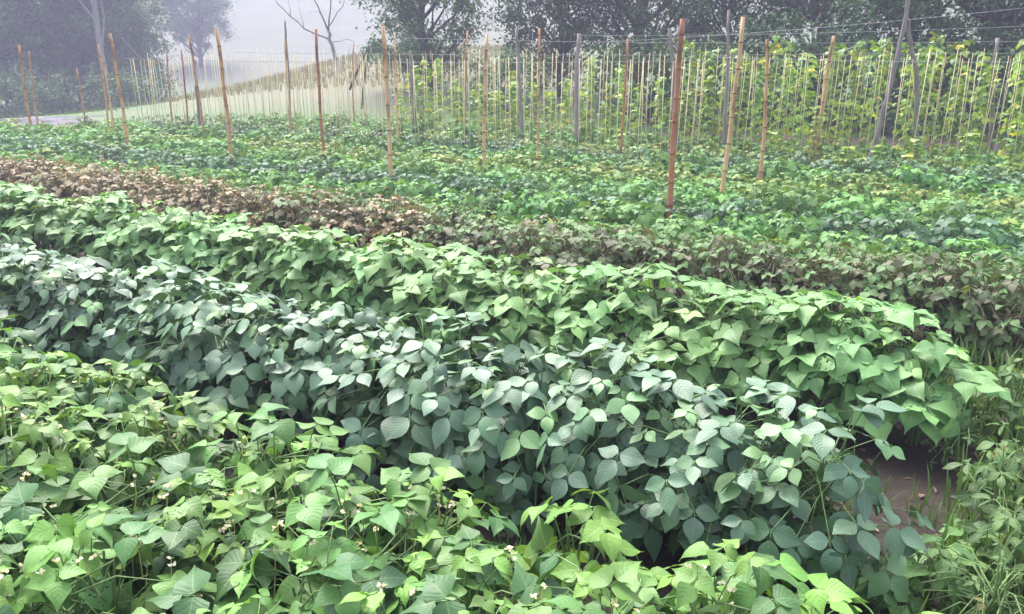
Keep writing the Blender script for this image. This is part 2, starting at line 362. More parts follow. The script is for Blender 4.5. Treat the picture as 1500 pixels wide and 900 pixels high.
# ground: soil in the plots, meadow grass beyond
def ground_material():
    m, nt, out = newmat('ground'); L = nt.links
    tc = N(nt, 'ShaderNodeTexCoord'); P = tc.outputs['Object']
    sp = N(nt, 'ShaderNodeSeparateXYZ'); L.new(P, sp.inputs[0])
    n1 = N(nt, 'ShaderNodeTexNoise', i_Scale=18.0, i_Detail=8.0, i_Roughness=0.7); L.new(P, n1.inputs['Vector'])
    n2 = N(nt, 'ShaderNodeTexNoise', i_Scale=0.8, i_Detail=5.0); L.new(P, n2.inputs['Vector'])
    n3 = N(nt, 'ShaderNodeTexNoise', i_Scale=0.18, i_Detail=4.0); L.new(P, n3.inputs['Vector'])
    soil = mixc(nt, n1.outputs['Fac'], (0.020, 0.015, 0.012), (0.060, 0.043, 0.036))
    green = mixc(nt, n1.outputs['Fac'], (0.05, 0.105, 0.035), (0.11, 0.18, 0.065))
    tan = mixc(nt, n1.outputs['Fac'], (0.13, 0.135, 0.085), (0.215, 0.21, 0.14))
    tanf = math_(nt, 'ADD', math_(nt, 'MULTIPLY', math_(nt, 'ADD', sp.outputs[0], 13.0), 0.2), math_(nt, 'MULTIPLY', math_(nt, 'SUBTRACT', n2.outputs['Fac'], 0.5), 2.0))
    tanf = math_(nt, 'MINIMUM', tanf, math_(nt, 'MULTIPLY_ADD', sp.outputs[0], -0.12, 0.75))
    tanf = math_(nt, 'MINIMUM', tanf, math_(nt, 'MULTIPLY_ADD', sp.outputs[1], 0.25, -5.2))
    tc_ = nt.nodes.new('ShaderNodeClamp'); L.new(tanf, tc_.inputs[0])
    meadow = mixc(nt, tc_.outputs[0], green, tan)
    wood = mixc(nt, n3.outputs['Fac'], (0.10, 0.12, 0.085), (0.20, 0.205, 0.15))
    ff = N(nt, 'ShaderNodeMapRange', i_1=60.0, i_2=75.0); L.new(sp.outputs[1], ff.inputs[0])
    meadow = mixc(nt, ff.outputs[0], meadow, wood)
    # edge of the plot, slightly ragged
    e = math_(nt, 'ADD', sp.outputs[1], math_(nt, 'MULTIPLY', math_(nt, 'SUBTRACT', n2.outputs['Fac'], 0.5), 1.5))
    ef = N(nt, 'ShaderNodeMapRange', i_1=18.2, i_2=19.2); L.new(e, ef.inputs[0])
    c = mixc(nt, ef.outputs[0], soil, meadow)
    pb = N(nt, 'ShaderNodeBsdfPrincipled', i_Roughness=0.85); pb.inputs['Specular IOR Level'].default_value = 0.35
    L.new(c, pb.inputs['Base Color'])
    bp = N(nt, 'ShaderNodeBump', i_Strength=0.9, i_Distance=0.03); L.new(n1.outputs['Fac'], bp.inputs['Height']); L.new(bp.outputs[0], pb.inputs['Normal'])
    L.new(pb.outputs[0], out.inputs['Surface'])
    return m
def lin(a, b, s): return [a + (b - a) * i / s for i in range(s + 1)]
xs = [-160, -140, -120, -100, -85, -72] + lin(-60, 60, 60) + [72, 85, 100, 120, 140, 160]
ys = lin(-8, 14, 10) + lin(16, 60, 33) + lin(64, 180, 24)
struct(grid_mesh('ground', xs, ys, ground_h, ground_material()))

# raised soil beds under the near rows
# ------------------------------------------------------------------ near rows
print('near rows')
bean = Kind('bush_bean', [(*bush('b', 42, 0.24, 0.47, (0.06, 0.108), 0.84, P_BEAN, 1.15, 0.6, 0.65, seed=k, droop=0.55, jitn=0.36, odd=0.004, phimax=112), flowers(4, 0.22, 0.47, k)) for k in range(6)], M['bean'], M['stem'])
lime = Kind('bush_bean', [(*bush('b', 15, 0.20, 0.45, (0.085, 0.135), 0.84, P_BEAN, 1.0, 0.75, 0.6, seed=40 + k, droop=0.5, fold=0.16, jitn=0.34, phimax=100, odd=0.0), flowers(2, 0.15, 0.34, 40 + k)) for k in range(2)], M['lime'], M['stem'])
soy = Kind('soybean_plant', [(*bush('s', 56, 0.30, 0.60, (0.066, 0.120), 0.72, P_SOY, 0.60, 1.0, 0.25, seed=80 + k, fold=0.12, droop=0.4, wav=0.025, jitn=0.22, phimax=122, odd=0.003), []) for k in range(6)], M['soy'], M['stem'])
pale = Kind('cowpea_plant', [(*bush('p', 38, 0.26, 0.575, (0.085, 0.135), 0.86, P_PALE, 1.2, 0.5, 0.5, seed=120 + k, fold=0.14, droop=0.5, wav=0.05, jitn=0.30, phimax=106, odd=0.002), []) for k in range(5)], M['pale'], M['stem'])
brown = Kind('bronze_bean', [(*bush('r', 120, 0.26, 0.54, (0.034, 0.056), 0.85, P_LOW, 0.9, 0.7, 1.0, seed=160 + k, fold=0.25, droop=0.6, cols=1, jitn=0.45, phimax=128, odd=0.09), []) for k in range(5)], M['brown'], M['bstem'])

brown2 = Kind('bronze_bean', [(*bush('r', 90, 0.26, 0.54, (0.042, 0.068), 0.85, P_LOW, 0.9, 0.7, 0.75, seed=170 + k, fold=0.25, droop=0.6, cols=1, jitn=0.45, phimax=128, odd=0.7), []) for k in range(4)], M['olive'], M['bstem'])
rnd.seed(11)
for j, v in enumerate((0.42, 0.70, 0.98, 1.24, 1.48, 1.70)):
    u = -0.05 + 0.13 * (j % 2) - 0.05 * j
    while u < 4.6:
        p = uv(u + rnd.gauss(0, .04), v + rnd.gauss(0, .035))
        if seen(p) and p.length > 0.75 and not (abs(px(p + Vector((0, 0, .4)))[0] - 850) < 95 and abs(px(p + Vector((0, 0, .4)))[1] - 790) < 90):
            bean.place(p, rnd.uniform(0, 6.28), (rnd.uniform(.92, 1.15), rnd.uniform(.95, 1.15)),
                       'low green bush bean plant with small cream flowers in the front bed', 'bean plant', 'bush beans in the front bed')
        u += rnd.uniform(0.25, 0.31)
lime.place(at(845, 800, 0.40) * Vector((1, 1, 0)) if False else Vector((at(845, 770, 0.42).x, at(845, 770, 0.42).y, 0)), 0.4, (0.95, 1.12),
           'bright lime bush bean with large pointed leaves standing proud at the bottom centre', 'bean plant', None, 0)
lime.place(Vector((at(1090, 858, 0.36).x, at(1090, 858, 0.36).y, 0)), 2.0, (1.0, 0.98),
           'bright lime bush bean at the bottom right end of the front bed, below the soybeans', 'bean plant', None, 1)
def row(kind, v, u0, u1, step, jv, sc, label, cat, group, lines=1, gap=0.28):
    for l in range(lines):
        u = u0 + l * step * 0.5
        while u < u1:
            p = uv(u + rnd.gauss(0, .04), v + (l - (lines - 1) / 2) * gap + rnd.gauss(0, jv))
            if seen(p):
                p.z = ground_h(p.x, p.y)
                kind.place(p, rnd.uniform(0, 6.28), (rnd.uniform(*sc[0]), rnd.uniform(*sc[1])), label, cat, group)
            u += step * rnd.uniform(0.85, 1.15)
row(soy, 2.52, 0.27, 7.5, 0.235, .05, ((.92, 1.12), (.9, 1.06)), 'blue-green soybean plant with rounded glossy leaves in the second row from the front', 'soybean', 'soybeans in the second row', 2, .16)
row(pale, 3.84, 0.02, 9.5, 0.29, .05, ((.92, 1.12), (.9, 1.06)), 'pale green plant with broad pointed leaves in the row between soybeans and bronze row', 'bean plant', 'pale pointed-leaf beans in the third row', 2, .16)
for l in range(2):
    u = -3.4 + l * .145
    while u < 14:
        p = uv(u + rnd.gauss(0, .04), 5.16 + (l - .5) * .24 + rnd.gauss(0, .06))
        if seen(p):
            k = brown2 if rnd.random() < 1 - sstep(0.6, 6.0, u) else brown
            k.place(p, rnd.uniform(0, 6.28), (rnd.uniform(.95, 1.2), rnd.uniform(.88, 1.1)),
                    'bronze brown leaved bean plant in the only brown row' if k is brown else 'greenish olive bronze bean plant mixed into the brown row, mostly toward its right end',
                    'bean plant', 'bronze plants in the brown row' if k is brown else 'greenish bronze plants in the brown row')
        u += .29 * rnd.uniform(.85, 1.15)

# ------------------------------------------------------------------ field rows beyond
print('field')
def low(name, seed, n=70, Rr=0.29, H=0.38, Lr=(0.05, 0.082)):
    f, s = bush(name, n, Rr, H, Lr, 0.85, P_LOW, 1.0, 0.6, 0.7, seed=seed, fold=0.2, droop=0.55, cols=1, jitn=0.36, phimax=115, odd=0.006)
    return (join(f, s), None, [])
fg = Kind('field_bean', [low('g', 200 + k) for k in range(5)], M['fgreen'], M['stem'], False)
fbl = Kind('field_soybean', [low('g', 220 + k, 70, 0.29, 0.40, (0.048, 0.078)) for k in range(4)], M['fblue'], M['stem'], False)
fy = Kind('field_bean', [low('g', 240 + k, 64, 0.28, 0.35, (0.045, 0.075)) for k in range(4)], M['fyellow'], M['stem'], False)
S1 = ((.95, 1.2), (.85, 1.2))
FR = [(5.95, fg, 'dark green bean plant in the field row just behind the bronze row', -3.2),
      (6.65, fg, 'mid green bean plant in the second field row behind the bronze row', -3.4),
      (7.30, fbl, 'bluish green soybean plant along the nearest line of bamboo poles', -3.6),
      (8.00, fg, 'leafy green bean plant along the second line of bamboo poles', -3.8),
      (8.75, fg, 'light green bean plant between the second and third lines of poles', -4.0),
      (9.50, fy, 'yellowish green bean plant just before the third line of poles', -4.0),
      (10.3, fg, 'green bean plant along the third line of bamboo poles', -4.2),
      (11.1, fbl, 'dull bluish bean plant before the front row of twines', -4.4)]
for v, k, lab, u0 in FR:
    row(k, v, u0 - 1.4, min(20.5, 34.0 - 1.72 * v), 0.42, .05, S1, lab, 'bean plant', lab.replace('plant', 'plants', 1))
row(fy, 11.9, -5.6, 15, 0.46, .12, S1, 'yellow green bean plant at the foot of the front row of twines', 'bean plant', 'young beans under the front twines')
row(fg, 12.7, -5.6, 14.5, 0.46, .12, S1, 'green bean plant between the front and rear rows of twines', 'bean plant', 'young beans between the twine rows')
row(fg, 13.5, -5.6, 14, 0.5, .12, S1, 'green bean plant at the foot of the rear row of twines', 'bean plant', 'young beans under the rear twines')

# ------------------------------------------------------------------ bamboo poles
print('poles')
def pole(top, base, mat, label, rad=0.027, zb=0.33, name='bamboo_pole'):
    b = at(*base, zb); t = at_dist(top[0], top[1], b.y)
    d = (t - b); g = b - d * ((b.z + 0.08) / d.z)
    rad *= 0.8; o = thing(name, (g.x, g.y, 0)); g0 = Vector((g.x, g.y, 0))
    L = (t - g).length; mb, nb = MB(), MB()
    side = Vector((rnd.gauss(0, 1), rnd.gauss(0, 1), 0)).normalized(); amp = rnd.uniform(0.01, 0.035)
    def P(q): return g + (t - g) * q + side * (amp * math.sin(q * 3.1 + 0.4) + 0.004 * math.sin(q * 17))- g0
    zs = [0.0]; x = rnd.uniform(0.12, 0.22); nodes = []
    while x < L - 0.05:
        nodes.append(x / L); x += rnd.uniform(0.2, 0.31)
    pts, rr = [], []
    allq = sorted(set([0, 1] + [n_ + e for n_ in nodes for e in (-0.02 / L, -0.008 / L, 0.008 / L, 0.02 / L)] + [i / 12 for i in range(1, 12)]))
    for q in allq:
        r = rad * (1.08 - 0.2 * q); near = min([abs(q - n_) * L for n_ in nodes] + [9])
        if near < 0.012: r *= 1.10
        pts.append(P(q)); rr.append(r)
    mb.tube(pts, rr, 10)
    mb.build('culm', M[mat], o)
    for n_ in nodes:
        r = rad * (1.08 - 0.2 * n_) * 1.13
        nb = MB(); nb.tube([P(n_ - 0.006 / L), P(n_ + 0.006 / L)], [r, r], 10, False)
        nb.build('node_ring', M['bamboo_node'], o)
    return tag(o, label, 'bamboo pole', 'bamboo poles planted in the field')
PO = [((27, 66), (47, 190), 'bamboo', 'leftmost bamboo pole, standing before the grey gravel at the field edge', .03),
      ((42, 76), (57, 188), 'bamboo', 'thin bamboo pole right beside the leftmost one, near the grey gravel', .022),
      ((113, 100), (123, 181), 'bamboo', 'short isolated bamboo pole at the right edge of the grey gravel', .022),
      ((145, 65), (158, 186), 'bamboo', 'slim leaning bamboo pole crossing another just left of a taller thick pole', .022),
      ((151, 82), (164, 187), 'bamboo_pale', 'shorter of the two crossing bamboo poles near the left end', .022),
      ((162, 49), (186, 208), 'bamboo', 'tall thick bamboo pole leaning left, just left of where the twines begin', .03),
      ((244, 80), (254, 187), 'bamboo', 'thin bamboo pole among the first twines at the left', .02),
      ((266, 73), (274, 189), 'bamboo_red', 'thin dark bamboo pole just left of a taller one under the hazy round tree', .02),
      ((277, 50), (298, 196), 'bamboo', 'slim bamboo pole leaning left in front of the hazy round tree', .026),
      ((318, 42), (338, 237), 'bamboo', 'stout bamboo pole with a broken pale tip, right of the hazy round tree', .03),
      ((417, 57), (425, 189), 'bamboo', 'bamboo pole before the tan slope, left of the bare tree', .024),
      ((462, 43), (475, 226), 'bamboo_red', 'straight reddish bamboo pole just left of the bare tree trunk', .027),
      ((517, 64), (520, 178), 'bamboo', 'thin distant bamboo pole just right of the bare tree trunk', .022),
      ((562, 38), (572, 263), 'bamboo_pale', 'tall orange bamboo pole with a split dark streak, left of the leaning tree trunk', .03),
      ((578, 48), (583, 205), 'bamboo_pale', 'thinner bamboo pole right behind the tall orange split pole', .024),
      ((684, 45), (682, 193), 'bamboo', 'bamboo pole standing behind and just left of the centre pole', .026),
      ((712, 50), (712, 253), 'bamboo_pale', 'upright pale orange bamboo pole nearest the middle of the photo', .027),
      ((790, 42), (788, 226), 'bamboo', 'upright bamboo pole under the thin-stemmed tree, right of centre', .024),
      ((920, 57), (909, 221), 'bamboo_red', 'slightly leaning thin bamboo pole left of the nearest thick red pole', .022),
      ((999, 28), (983, 301), 'bamboo_red', 'thickest, nearest bamboo pole, dark red with its foot in the dark beans', .033),
      ((1090, 25), (1056, 281), 'bamboo_pale', 'long pale bamboo pole leaning right, beside the thick red pole', .028),
      ((1126, 58), (1111, 255), 'bamboo', 'reddish bamboo pole just right of the long pale leaning pole', .026),
      ((1220, 53), (1198, 231), 'bamboo', 'rightmost bamboo pole, leaning right before the thick dark tree trunk', .028)]
for t, b, m, l, r in PO: pole(t, b, m, l, r)

# grey wooden posts of the old trellis
def post(pts, Y, rad, label, name='wooden_post', mat='greywood'):
    P = [at_dist(x, y, Y + 0.1 * i * 0) for i, (x, y) in enumerate(pts)]
    d = P[0] - P[1]; d.normalize(); g = P[0] + d * ((P[0].z + 0.1) / -d.z) if d.z < -0.2 else P[0]
    P = [g] + P if g is not P[0] else P
    o = Vector((P[0].x, P[0].y, 0)); mb = MB(); Q = []
    for a, b in zip(P[:-1], P[1:]):
        for k in range(4): Q.append(a.lerp(b, k / 4))
    Q.append(P[-1]); n = len(Q)
    Q = [q - o + jit(0.008) for q in Q]
    rr = [rad * (1.1 - 0.35 * i / n) * rnd.uniform(.92, 1.08) for i in range(n)]
    mb.tube(Q, rr, 8)
    ob = mb.build(name, M[mat]); ob.location = o
    return tag(ob, label, 'post')
post([(991, 200), (986, 110), (982, 42)], 12.9, .036, 'grey wooden post just left of the thick red bamboo pole')
post([(845, 168), (845, 110), (848, 50)], 13.9, .042, 'pale grey wooden post below the thin-stemmed tree')
post([(1061, 190), (1065, 110), (1068, 15)], 12.7, .03, 'thin tall grey post just left of the long pale leaning pole')
post([(764, 180), (760, 110), (757, 40)], 14.6, .035, 'thin grey post between the centre pole and the upright pole right of it')
post([(1280, 215), (1305, 120), (1325, 40), (1334, -40)], 11.2, .036, 'long crooked grey pole leaning right, left leg of the crossed pair')
post([(1342, 205), (1343, 120), (1334, 60), (1327, 24)], 11.25, .034, 'bent grey pole, right leg of the crossed pair')
post([(1452, 190), (1455, 100), (1461, 57)], 12.4, .036, 'weathered grey post near the right edge, below the dense tree')
post([(606, 150), (603, 110), (600, 75)], 16.0, .035, 'short grey post beneath the leaning tree trunk')
post([(293, 185), (288, 130), (285, 88)], 15.5, .03, 'thin grey post behind the slim leaning bamboo pole')
post([(425, 180), (424, 120), (419, 60), (417, 30)], 16.5, .025, 'thin grey stake with a bent tip left of the bare tree')

# ------------------------------------------------------------------ trellis: twines and wires
print('trellis')
def wire(p, q, sag, label, r=0.004, n=14):
    mb = MB(); o = p.copy()
    mb.tube([p.lerp(q, i / n) - Vector((0, 0, sag * 4 * (i / n) * (1 - i / n))) - o for i in range(n + 1)], r, 5)
    ob = mb.build('wire', M['wire']); ob.location = o
    return tag(ob, label, 'wire', 'wires strung over the trellis')
def twines(v, u0, u1, step, z, label, group, vskew=0.0, r=0.0042):
    u = u0
    while u < u1:
        p = uv(u, v + vskew * (u - u0) + rnd.gauss(0, .03))
        if seen(p, 60):
            zt = z + rnd.gauss(0, .02); mb = MB()
            if rnd.random() < 0.25: zt += rnd.uniform(0.03, 0.1)
            lean = Vector((rnd.gauss(0, .03), rnd.gauss(0, .03), 0))
            h = ground_h(p.x, p.y)
            mb.tube([Vector((0, 0, 0)), Vector((0, 0, zt * .5)) + lean * .6 + jit(.006), Vector((0, 0, zt)) + lean], r * rnd.uniform(.75, 1.25), 5)
            ob = mb.build('twine', M['twine']); ob.location = (p.x, p.y, h)
            tag(ob, label, 'twine', group)
        u += step * rnd.uniform(.75, 1.25)
rnd.seed(31)
twines(10.9, 3.2, 15.2, 0.10, 1.62, 'thin pale twine standing upright in the long front twine row, left of the red pole', 'twines of the front row, left half', -0.0, .0058)
twines(11.7, -2.2, 3.2, 0.11, 1.66, 'thin pale twine in front of the climbing beans at the right', 'twines of the front row, right half', 0.0, .0036)
twines(13.0, -2.0, 14.2, 0.145, 1.72, 'thin pale twine in the rear twine row where the beans climb', 'twines of the rear row')
for v, a, b, z, l in ((10.9, 3.0, 15.3, 1.62, 'upper wire carrying the front left twines'), (11.7, -3.0, 3.3, 1.66, 'wire carrying the front right twines'),
                      (13.0, -3.0, 14.4, 1.74, 'wire carrying the rear twines')):
    wire(uv(a, v, z), uv(b, v, z), 0.05, l)
wire(at_dist(1500, 12, 12.6), at_dist(880, 62, 15.0), 0.05, 'thin wire slanting up to the right edge past the crossed poles', .004)
wire(at_dist(1560, 60, 12.6), at_dist(590, 56, 16.5), 0.06, 'long thin wire running level behind the bamboo poles', .004)
wire(at_dist(1560, 36, 12.9), at_dist(845, 52, 14.8), 0.05, 'thin wire running from the pale grey post past the crossed poles', .004)
wire(at_dist(178, 55, 16.0), at_dist(208, 88, 16.2), 0.01, 'short slanting guy wire at the left end of the twines', .005)

# climbing beans
def vine(seed, H, n, Rr, L0):
    rnd.seed(7000 + seed); mb = MB()
    mb.tube([Vector((0.02 * math.cos(i), 0.02 * math.sin(i), H * i / 12)) for i in range(13)], 0.006, 4, False, (0.3, 0.4, 0))
    for i in range(n):
        q = (i + rnd.random()) / n; z = H * (0.04 + 0.96 * q ** 0.95); th = rnd.uniform(0, 6.28)
        r = Rr * rnd.uniform(.3, 1.1) * (1.25 - 0.5 * q)
        o = Vector((math.cos(th), math.sin(th), 0))
        trifoliate(mb, o * r + Vector((0, 0, z)), o + Vector((0, 0, -0.9)) + jit(.3), (o * .7 + Vector((0, 0, .8)) + jit(.35)), L0 * rnd.uniform(.75, 1.2), .85, P_LOW, .2, .5,
                   (rnd.random() ** 1.5, rnd.random(), rnd.uniform(.7, 1) if rnd.random() < .035 * (1.6 - q) else 0), 0, 1)
    return (mb, None, [])
climb = Kind('climbing_bean', [vine(k, 1.75, 68, 0.17, 0.08) for k in range(5)], M['vine'], M['stem'], False)
climb2 = Kind('climbing_bean', [vine(20 + k, 1.6, 46, 0.13, 0.085) for k in range(4)], M['vine'], M['stem'], False)
rnd.seed(37)
def vines(k, v, u0, u1, step, zs, label, group):
    u = u0
    while u < u1:
        p = uv(u + rnd.gauss(0, .05), v + rnd.gauss(0, .07))
        if seen(p, 80):
            p.z = ground_h(p.x, p.y)
            o = k.place(p, rnd.uniform(0, 6.28), (rnd.uniform(.9, 1.2), rnd.uniform(*zs)), label, 'climbing bean', group)
            o.rotation_euler = (0, 0, o.rotation_euler.z)
        u += step * rnd.uniform(.7, 1.3)
vines(climb, 13.1, -3.2, 3.6, 0.33, (.86, 1.08), 'tall leafy climbing bean in the dense rear row at the right', 'dense climbing beans in the rear row')
vines(climb, 14.1, -3.6, 4.6, 0.36, (.95, 1.15), 'tallest climbing bean, behind the rear row under the dark trees', 'tall climbing beans under the trees')
vines(climb2, 13.05, 3.7, 10.2, 0.3, (.62, 1.02), 'sparse thin climbing bean in the middle of the rear row', 'sparse climbing beans in the rear row')
vines(climb2, 14.3, 4.6, 11, 0.36, (.5, .95), 'sparse short climbing bean behind the middle of the rear row', 'sparse climbing beans behind the rear row')
vines(climb2, 11.75, -2.2, 2.6, 0.5, (.3, .62), 'young climbing bean starting up the front right twines', 'young climbing beans on the front right twines')

# ------------------------------------------------------------------ trees
print('trees')
def limb_path(a, b, wob, n=5):
    return [a.lerp(b, i / n) + (jit(wob) if 0 < i < n else Vector((0, 0, 0))) for i in range(n + 1)]
def tree_mesh(seed, H, cb, Rr, nclump, leaves, lsize, tr=0.16, lean=0.0, gap=0.0, low_dense=False):
    """trunk with limbs, crown of leaf clumps round the limb ends"""
    rnd.seed(9000 + seed); tb, cbm = MB(), MB()
    top = Vector((lean * H, rnd.uniform(-.1, .1) * H, H * 0.92))
    tp = limb_path(Vector((0, 0, -0.2)), top, 0.08, 8)
    tb.tube(tp, [tr * (1.25 if i == 0 else 1 - 0.1 * i) for i in range(9)], 9)
    cen = Vector((lean * H * .55, 0, (H + cb) / 2))
    for c in range(nclump):
        while True:
            o = Vector((rnd.uniform(-1, 1), rnd.uniform(-1, 1), rnd.uniform(-1, 1)))
            if 0.35 < o.length < 1: break
        p = cen + Vector((o.x * Rr, o.y * Rr, o.z * (H - cb) / 2))
        q = min(8, max(2, int((p.z - 0.6) / (H * .92) * 8)))
        b = tp[max(1, q - 1)]
        if c % 2 == 0 or nclump < 40:
            e = b.lerp(p, 0.95); m = b.lerp(p, .5) + Vector((0, 0, -0.12)) + jit(.12)
            tb.tube([b, m, e], [tr * .32, tr * .2, tr * .05], 5, False)
        cr = rnd.uniform(.3, .65) * (Rr / 2.4) ** .5
        hue = rnd.random()
        for k in range(leaves):
            d = jit(1.0)
            pp = p + Vector((d.x * cr * .55, d.y * cr * .55, d.z * cr * .36 - 0.1 * abs(d.x)))
            ld = (jit(1) + Vector((d.x, d.y, -0.5))).normalized()
            cbm.leaf(pp, ld, (Vector((0, 0, 1)) + jit(.6)).normalized(), lsize * rnd.uniform(.7, 1.3), lsize * rnd.uniform(.5, .75), [0.25, 1.0, 0.0], .15, .5, (min(1, max(0, hue * .6 + rnd.gauss(.15, .15))), rnd.random(), 0), 0, 1)
    return tb, cbm
TV = {}
def tree(x, Y, key, args, label, bark='bark', leafm='tree', sc=1.0, rz=None, cat='tree', name='leafy_tree'):
    if key not in TV:
        t, c = tree_mesh(*args); TV[key] = (mesh_from('trunk', t, M[bark]), mesh_from('crown', c, M[leafm]))
    X = (x - 750) / 1213 * Y
    o = thing(name, (X, Y, ground_h(X, Y)), rnd.uniform(0, 6.28) if rz is None else rz, sc)
    link('trunk', TV[key][0], o); link('crown', TV[key][1], o)
    return tag(o, label, cat)
rnd.seed(41)
A = (1, 8.0, 0.2, 2.9, 150, 190, 0.15, 0.17); B = (2, 8.5, 0.0, 2.6, 150, 190, 0.15, 0.15)
tree(10, 45, 'A', A, 'hazy full-crowned tree at the left edge behind the gravel', sc=1.3)
tree(78, 50, 'B', B, 'hazy tree behind the leftmost bamboo poles', sc=1.4)
tree(140, 54, 'A', A, 'hazy tree behind the pale tall trunk', sc=1.4)
tree(165, 47, 'B', B, 'hazy tree above the left end of the twines', sc=1.1)
tree(-70, 46, 'B', B, 'hazy tree mostly cut off by the left edge', sc=1.4)
tree(152, 43, 'Pt', (3, 11, 5.0, 2.2, 50, 70, 0.17, 0.15, -0.01), 'tall tree with a bare pale trunk among the hazy trees at left', 'palebark', rz=0, sc=1.3)
tree(290, 80, 'R', (4, 6.6, 1.0, 2.6, 100, 190, 0.15, 0.16), 'hazy round-crowned tree with drooping sides standing apart at left', name='round_tree', sc=1.4)
tree(625, 26, 'C', (5, 6.5, 0.5, 2.3, 115, 170, 0.11, 0.17, -0.05), 'tree with a dark leaning trunk behind the twines, left of centre', rz=0.1)
tree(662, 30, 'S', (6, 7.0, 2.4, 1.2, 14, 60, 0.14, 0.06), 'slender thin-trunked tree beside the leaning trunk')
tree(822, 25, 'D', (7, 6.0, 0.5, 2.0, 115, 170, 0.11, 0.09), 'thin-stemmed leafy tree right of the centre of the photo')
tree(935, 23.5, 'E', (8, 6.5, 0.9, 2.7, 68, 190, 0.115, 0.22), 'dark broad tree behind the thick red bamboo pole')
tree(1065, 24.5, 'D', (7,), 'dark tree behind the long pale leaning pole', sc=1.15)
tree(1200, 21, 'F', (9, 7.0, 1.2, 2.6, 54, 180, 0.11, 0.25), 'tree with a thick dark trunk behind the rightmost bamboo pole')
tree(1330, 21.5, 'E', (8,), 'dark tree behind the crossed grey poles', sc=.95)
tree(1440, 19.5, 'G', (10, 6.5, 0.3, 2.5, 115, 190, 0.11, 0.2), 'dense dark green tree at the right edge behind the vines')
tree(1580, 20.5, 'E', (8,), 'dark tree mostly cut off by the right edge', sc=1.0)
SH = (11, 1.7, 0.0, 1.1, 26, 90, 0.11, 0.04)
for x, Y, s, l in ((-5, 38, 1.5, 'hazy low shrub at the left edge under the trees'), (60, 37, 1.2, 'hazy shrub under the trees right behind the leftmost bamboo poles'), (105, 39, 1.5, 'hazy shrub behind the short isolated bamboo pole'),
                   (165, 37, 1.3, 'hazy shrub under the trees behind the tall thick left pole'), (215, 40, 1.4, 'hazy shrub behind the first twines'),
                   (735, 22, 1.0, 'pale shrub behind the twines right of the centre pole'), (950, 20.5, 1.25, 'grey green shrub behind the vines left of the thick red pole'), (1050, 20, 1.2, 'shrub behind the vines right of the thick red pole'), (1135, 20, 1.3, 'shrub left of the thick dark tree trunk'),
                   (1275, 19, 1.3, 'shrub right of the thick dark trunk, behind the crossed poles'), (1385, 18, 1.2, 'shrub under the dense tree right of the crossed poles'), (1490, 17.5, 1.3, 'shrub at the right edge behind the vines')):
    tree(x, Y, 'SH', SH, l, leafm='shrub', sc=s, cat='shrub', name='shrub')
# bare tree
def bare_tree():
    Y = 30.0; b0 = at_dist(500, 140, Y); g = Vector((b0.x, b0.y, ground_h(b0.x, b0.y))); o = thing('bare_tree', g)
    def path(pts, r0, r1, dy):
        m = len(pts); P = [at_dist(x, y, Y + dy * i / max(1, m - 1)) - g for i, (x, y) in enumerate(pts)]
        Q = []
        for a, b in zip(P[:-1], P[1:]): Q += [a, a.lerp(b, .5) + jit(.03)]
        Q.append(P[-1]); n = len(Q)
        return Q, [r0 + (r1 - r0) * i / (n - 1) for i in range(n)]
    tb = MB(); q, r = path([(501, 150), (498, 110), (490, 82), (482, 58), (481, 45)], .10, .065, 0); tb.tube(q, [a * .85 for a in r], 8); tb.build('trunk', M['greywood'], o)
    for pts, r0, dy in (([(483, 58), (462, 50), (445, 42), (425, 24), (405, 4), (392, -25)], .05, .6), ([(445, 42), (440, 20), (436, -5)], .025, .9), ([(481, 46), (470, 20), (458, -4), (450, -30)], .05, -.5),
                        ([(481, 46), (484, 15), (486, -10), (484, -40)], .045, .2), ([(483, 38), (494, 18), (505, 0), (515, -18)], .03, -.3), ([(486, 62), (505, 58), (520, 62)], .02, .4), ([(425, 24), (422, 5), (428, -14)], .018, .7),
                        ([(470, 20), (462, 16), (452, 18)], .014, -.5), ([(496, 105), (510, 80), (514, 62)], .022, .4)):
        lb = MB(); q, r = path(pts, r0, r0 * .35, dy); lb.tube(q, [a * .75 for a in r], 6); lb.build('branch', M['greywood'], o)
    return tag(o, 'bare leafless tree with forked grey branches before the tan slope', 'tree')
bare_tree()
def dead_branch(pts, Y, label):
    mb = MB(); P = [at_dist(x, y, Y) for x, y in pts]; g = P[0].copy()
    mb.tube([p - g for p in P], [.03, .025, .018, .01][:len(P)], 6)
    ob = mb.build('dead_branch', M['bark']); ob.location = g; tag(ob, label, 'branch')
dead_branch([(530, 160), (533, 120), (539, 80), (545, 62)], 18.5, 'dark crooked dead branch standing right of the bare tree')
dead_branch([(512, 132), (526, 98), (541, 66)], 18.8, 'thin dead branch leaning right beside the bare tree')

# ------------------------------------------------------------------ gravel track at the left, grass, weeds
gx = [(-34 + i * 0.5) for i in range(46)]
def gravel_h(x, y):
    return ground_h(x, y) + 0.02 + 0.34 * max(0, noise.noise(Vector((x * .7, y * .8, 3)))) + 0.05 * noise.noise(Vector((x * 2.3, y * 2.3, 1)))
def gravel():
    mb = MB(); nx, ny = 60, 24
    for j in range(ny + 1):
        for i in range(nx + 1):
            a = i / nx; b = j / ny
            x = -22 + 11.7 * a + 0.25 * noise.noise(Vector((0, b * 4, 9))); y = 19.6 + (5.8 - 2.2 * a) * b + 0.3 * noise.noise(Vector((a * 6, 0, 5)))
            e = min(1, 6 * min(a + .02, 1 - a, b, 1 - b))
            mb.v.append((x, y, gravel_h(x, y) * e + (ground_h(x, y) - 0.03) * (1 - e)))
    for j in range(ny):
        for i in range(nx):
            k = j * (nx + 1) + i; mb.f.append((k, k + 1, k + nx + 2, k + nx + 1))
    return mb.build('gravel_track', M['gravel'])
struct(gravel())
